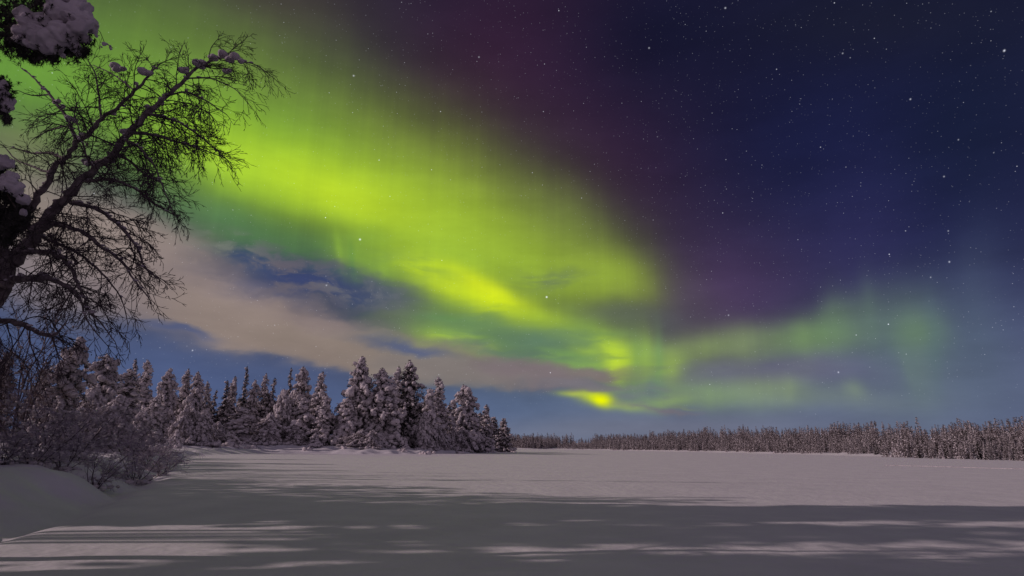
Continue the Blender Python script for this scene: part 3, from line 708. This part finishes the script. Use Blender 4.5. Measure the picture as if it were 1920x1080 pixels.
for li, l in enumerate(LIMBS):
    P = []; Rr = []
    for (px, py, r, dz) in l:
        p = at(px, py, BD + dz); P.append(p); Rr.append(r * (BD + dz) / FPX * .78)
    P = np.array(P); n = len(P)
    # smooth and roughen
    tt = np.linspace(0, n - 1, (n - 1) * 4 + 1); Q = np.stack([np.interp(tt, np.arange(n), P[:, k]) for k in range(3)], 1)
    for _ in range(2): Q[1:-1] = .25 * Q[:-2] + .5 * Q[1:-1] + .25 * Q[2:]
    rr = np.interp(tt, np.arange(n), Rr); Q[1:-1] += g.normal(0, .35, (len(Q) - 2, 3)) * rr[1:-1, None]
    wood.tube(Q, rr * g.uniform(.88, 1.14, len(rr)), 8)
    seglen = np.r_[0, np.cumsum(np.linalg.norm(np.diff(Q, axis=0), axis=1))]
    start = 2.3 if li == 0 else (.9 if li == 1 else .12)
    if li == 0: start = seglen[np.argmin(np.linalg.norm(Q - P[3], axis=1))]
    s = start
    while s < seglen[-1]:
        i = min(len(Q) - 2, np.searchsorted(seglen, s)); d = Q[min(i + 1, len(Q) - 1)] - Q[i - 1]; d /= np.linalg.norm(d)
        sd = g.normal(size=3); sd[1] *= .6; sd -= d * (sd @ d); sd /= np.linalg.norm(sd)
        a = g.uniform(.5, 1.2); thick = rr[i]
        sizeL = np.clip(.30 + 9 * thick, .34, .82) * (1.1 if li >= 10 else 1) * g.uniform(.7, 1.25)
        if Q[i][0] < at(-40, 540, BD)[0]: s += .3; continue
        nd_ = d * math.cos(a) + sd * math.sin(a); nd_[2] *= .8
        grow(tw, Q[i], nd_, sizeL, min(thick * .5, .011), 0 if thick > .012 else 1, g, PB)
        s += g.uniform(.07, .15) * (1.9 if li >= 10 else 1.0)
    grow(tw, Q[-1], Q[-1] - Q[-3], .35, .006, 1, g, PB)
birch = empty('birch_tree', tuple(at(-230, 985, BD + .3)))
def child(b, nm, m, par, smooth=True):
    o = b.build(nm, m, None, smooth); o.parent = par; o.matrix_parent_inverse = Matrix.Translation(-Vector(par.location)); return o
child(wood, 'trunk', M_birch, birch); child(tw, 'twigs', M_twig, birch, False)
sb = MB(9)
for l in LIMBS:
    for a_l, b_l in zip(l[:-1], l[1:]):
        if a_l[2] < 2.2: continue
        for _ in range(4 if a_l[2] > 5 else 3):
            if g.uniform() < .35: continue
            t = g.uniform(); px, py, r, dz = [a_l[k] + (b_l[k] - a_l[k]) * t for k in range(4)]
            c = at(px, py, BD + dz); c[2] += r * .8 * BD / FPX; q_ = BD / FPX * (g.uniform(1.2, 2.6) + .18 * r)
            sb.lump(c, (q_ * g.uniform(1.2, 2.4), q_, q_ * .7), 2, .25)
for (px, py, r, k) in [(218, 126, 10, 3), (232, 130, 8, 2), (272, 136, 11, 3), (350, 132, 9, 3), (372, 118, 9, 3), (400, 106, 9, 3), (418, 103, 10, 3), (434, 108, 10, 3), (450, 116, 7, 2), (427, 134, 7, 2), (298, 194, 8, 2), (278, 200, 7, 2), (256, 230, 7, 2), (238, 246, 9, 3), (206, 212, 6, 2), (232, 196, 5, 2), (83, 165, 5, 2), (112, 192, 7, 3), (133, 224, 8, 3), (118, 198, 6, 2), (150, 258, 7, 2), (252, 160, 6, 2), (198, 300, 8, 2), (165, 305, 8, 2), (120, 420, 6, 2), (40, 520, 8, 3), (80, 515, 7, 3), (110, 470, 6, 2), (380, 126, 8, 2)]:
    for _ in range(k):
        q_ = r * BD / FPX * g.uniform(.6, 1.0); c = at(px + g.normal(0, r * .5), py + g.normal(0, r * .25), BD + g.normal(0, .06) + (.4 if px < 260 and py < 260 else 0))
        sb.lump(c, (q_ * 1.15, q_, q_ * .75), 2, .25)
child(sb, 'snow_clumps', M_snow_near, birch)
tag(birch, 'bare leafless birch leaning in from the left edge, drooping twigs dark against green sky', 'tree')

# ------------------------------------------------------------------ snow-loaded pine beside the camera (only its branches reach into view)
PD = 5.0
pine = empty('snowy_pine', tuple(at(-420, 900, PD)))
pt = MB(1); pt.tube([at(-420, 1150, PD), at(-400, 500, PD), at(-370, 0, PD), at(-340, -420, PD)], [.2, .17, .13, .07], 9)
for pl in ([(-380, -60), (-200, -20), (-60, 30), (80, 70), (150, 80)], [(-390, 260), (-200, 220), (-60, 200), (-10, 200)], [(-400, 480), (-200, 420), (-80, 380), (0, 340), (30, 390)], [(150, 40), (172, 45), (188, 60), (196, 80), (212, 90)]):
    n = len(pl); pt.tube([at(a, b, PD + .1 * math.sin(i)) for i, (a, b) in enumerate(pl)], np.linspace(.035, .008, n) if pl[0][0] < 0 else .003, 6)
child(pt, 'trunk', M_bark, pine)
nb_ = MB(2); g = np.random.default_rng(5)
def pw(px, py, dd=0): return at(px, py, PD + dd)
poly_n = [(0, 60, 40), (30, 85, 26), (55, 98, 20), (85, 100, 20), (110, 98, 22), (140, 96, 18), (150, 70, 24), (20, 20, 40), (60, 5, 30), (100, 30, 40), (-40, 40, 60), (155, 100, 10), (65, 112, 8), (40, 70, 24), (100, 106, 10)]
for (a, b, r) in poly_n:
    C = np.array([pw(a + g.normal(0, r * .6), b + g.normal(0, r * .45), g.normal(.1, .12)) for _ in range(int(14 + r * 4))]); nb_.tufts(C, .075, 10, .8, .05)
for (a, b, r) in [(5, 160, 14), (4, 205, 12), (0, 185, 20), (8, 360, 26), (30, 395, 22), (20, 420, 24), (0, 330, 26), (10, 440, 18), (45, 410, 14), (0, 395, 34), (12, 225, 6)]:
    C = np.array([pw(a + g.normal(0, r * .6), b + g.normal(0, r * .6), g.normal(.1, .1)) for _ in range(int(14 + r * 5))]); nb_.tufts(C, .075, 10, .8, .05)
child(nb_, 'needles', M_needle, pine, False)
ps = MB(3)
for (a, b, r, dd) in [(60, 40, 34, 0), (95, 30, 30, .05), (125, 30, 34, -.05), (150, 25, 28, 0), (140, 60, 28, -.1), (105, 62, 32, -.12), (70, 66, 26, -.1), (45, 62, 20, -.05), (165, 48, 16, 0), (158, 72, 14, -.05), (146, 92, 13, -.05), (130, 84, 16, -.1), (95, 84, 16, -.12), (110, 8, 26, 0), (140, 4, 20, 0), (172, 38, 9, 0), (60, 84, 10, -.1), (85, 98, 7, -.05), (118, 104, 8, -.05), (175, 60, 8, 0),
                   (180, 68, 5, 0), (192, 82, 6, 0), (190, 88, 4, 0), (204, 86, 5, 0), (211, 92, 5, 0), (200, 84, 4, 0),
                   (8, 185, 17, 0), (14, 196, 12, 0), (2, 165, 14, 0), (6, 212, 9, 0),
                   (8, 310, 16, -.1), (24, 330, 14, -.1), (36, 352, 14, -.1), (46, 376, 12, -.1), (12, 345, 16, -.15), (2, 300, 12, 0), (20, 300, 9, 0), (44, 398, 9, -.1)]:
    q_ = r * PD / FPX * .74
    for _ in range(3 if r > 9 else 1): ps.lump(pw(a + g.normal(0, r * .28), b + g.normal(0, r * .28), dd + g.normal(0, .02)), (q_ * g.uniform(.75, 1.25), q_, q_ * g.uniform(.7, 1.2)), 4, .36, 3.4)
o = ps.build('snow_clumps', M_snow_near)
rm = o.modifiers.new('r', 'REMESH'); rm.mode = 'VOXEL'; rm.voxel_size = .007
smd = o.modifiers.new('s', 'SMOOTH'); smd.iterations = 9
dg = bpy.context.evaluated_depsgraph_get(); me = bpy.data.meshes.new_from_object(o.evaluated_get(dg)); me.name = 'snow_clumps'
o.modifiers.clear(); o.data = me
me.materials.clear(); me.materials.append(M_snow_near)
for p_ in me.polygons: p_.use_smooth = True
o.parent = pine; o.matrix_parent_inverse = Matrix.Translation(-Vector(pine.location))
tag(pine, 'snow-heaped pine branches hanging into the upper left corner, close to the camera', 'tree')

# ------------------------------------------------------------------ the wood left of and behind the camera, whose shadows lie on the ice
rc = random.Random(8); cb = [MB(), MB(), MB()]; n_c = 0
def caster(x, y, h, wmul=1.0, lift=0.0):
    m = LODm[rc.randrange(6)]; s = h / 10; ws = wmul / 1.35; a = rc.uniform(0, 6.28)
    M = np.array([[math.cos(a) * ws, -math.sin(a) * ws, 0], [math.sin(a) * ws, math.cos(a) * ws, 0], [0, 0, s]])
    for k, (b, (V, T)) in enumerate(zip(cb, m)):
        Q = V @ M.T
        if lift and k: Q[:, 2] = lift + Q[:, 2] * (h - lift) / h
        b.add(Q + np.array([x, y, z1(x, y) - .1]), T)
KC = -md[1] / -md[0] if md[0] else 0            # how far a shadow drifts ahead per metre it runs to the right
KC = -md[1] / abs(md[0])
def band(c0, c1, n, x0, x1, h0, h1, wmul=1.0, lift=0.0):
    for i in range(n):
        c = c0 + (c1 - c0) * (i + rc.uniform(.2, .8)) / n; x = -rc.uniform(-x1, -x0); h = rc.uniform(h0, h1)
        y = c + KC * x
        x = min(x, -.93 * (.963 * max(y, 0) + .269 * h) - 1.6 * wmul)
        caster(x, c + KC * x, h, wmul, lift)
band(14.9, 18.2, 16, -27, -22, 18, 21, 1.5)
band(14.7, 18.0, 12, -36, -28, 20, 23, 1.5)
band(4.0, 8.5, 20, -26, -15, 15, 18, 1.4)
band(-8, 4, 26, -30, -12, 12, 17, 1.6)
band(8.7, 9.2, 4, -31, -27, 18, 21, 1.1, 9); band(11.5, 13.3, 9, -33, -28, 18.5, 21, 1.15, 10.5)
band(19, 21.5, 9, -32, -27, 12.5, 15, 1.2); band(21.5, 26, 13, -36, -30, 10.5, 13, 1.3); band(26, 30, 10, -40, -34, 8.5, 11, 1.2)
for x, c, h in [(-46, 31.2, 25), (-48, 35, 19), (-50, 38.5, 20), (-52, 43, 17), (-60, 47, 20)]: caster(x, c + KC * x, h, 1.0)
sw = empty('surrounding_wood'); tag(sw, 'snowy wood around the camera whose long shadows fall over the ice', 'forest', kind='stuff')
for b, nm, mt in zip(cb, ('trunks', 'crowns', 'snow_clumps'), (M_bark, M_needle, M_snow)): tag(b.build(nm, mt, sw, nm == 'snow_clumps'), kind='stuff')
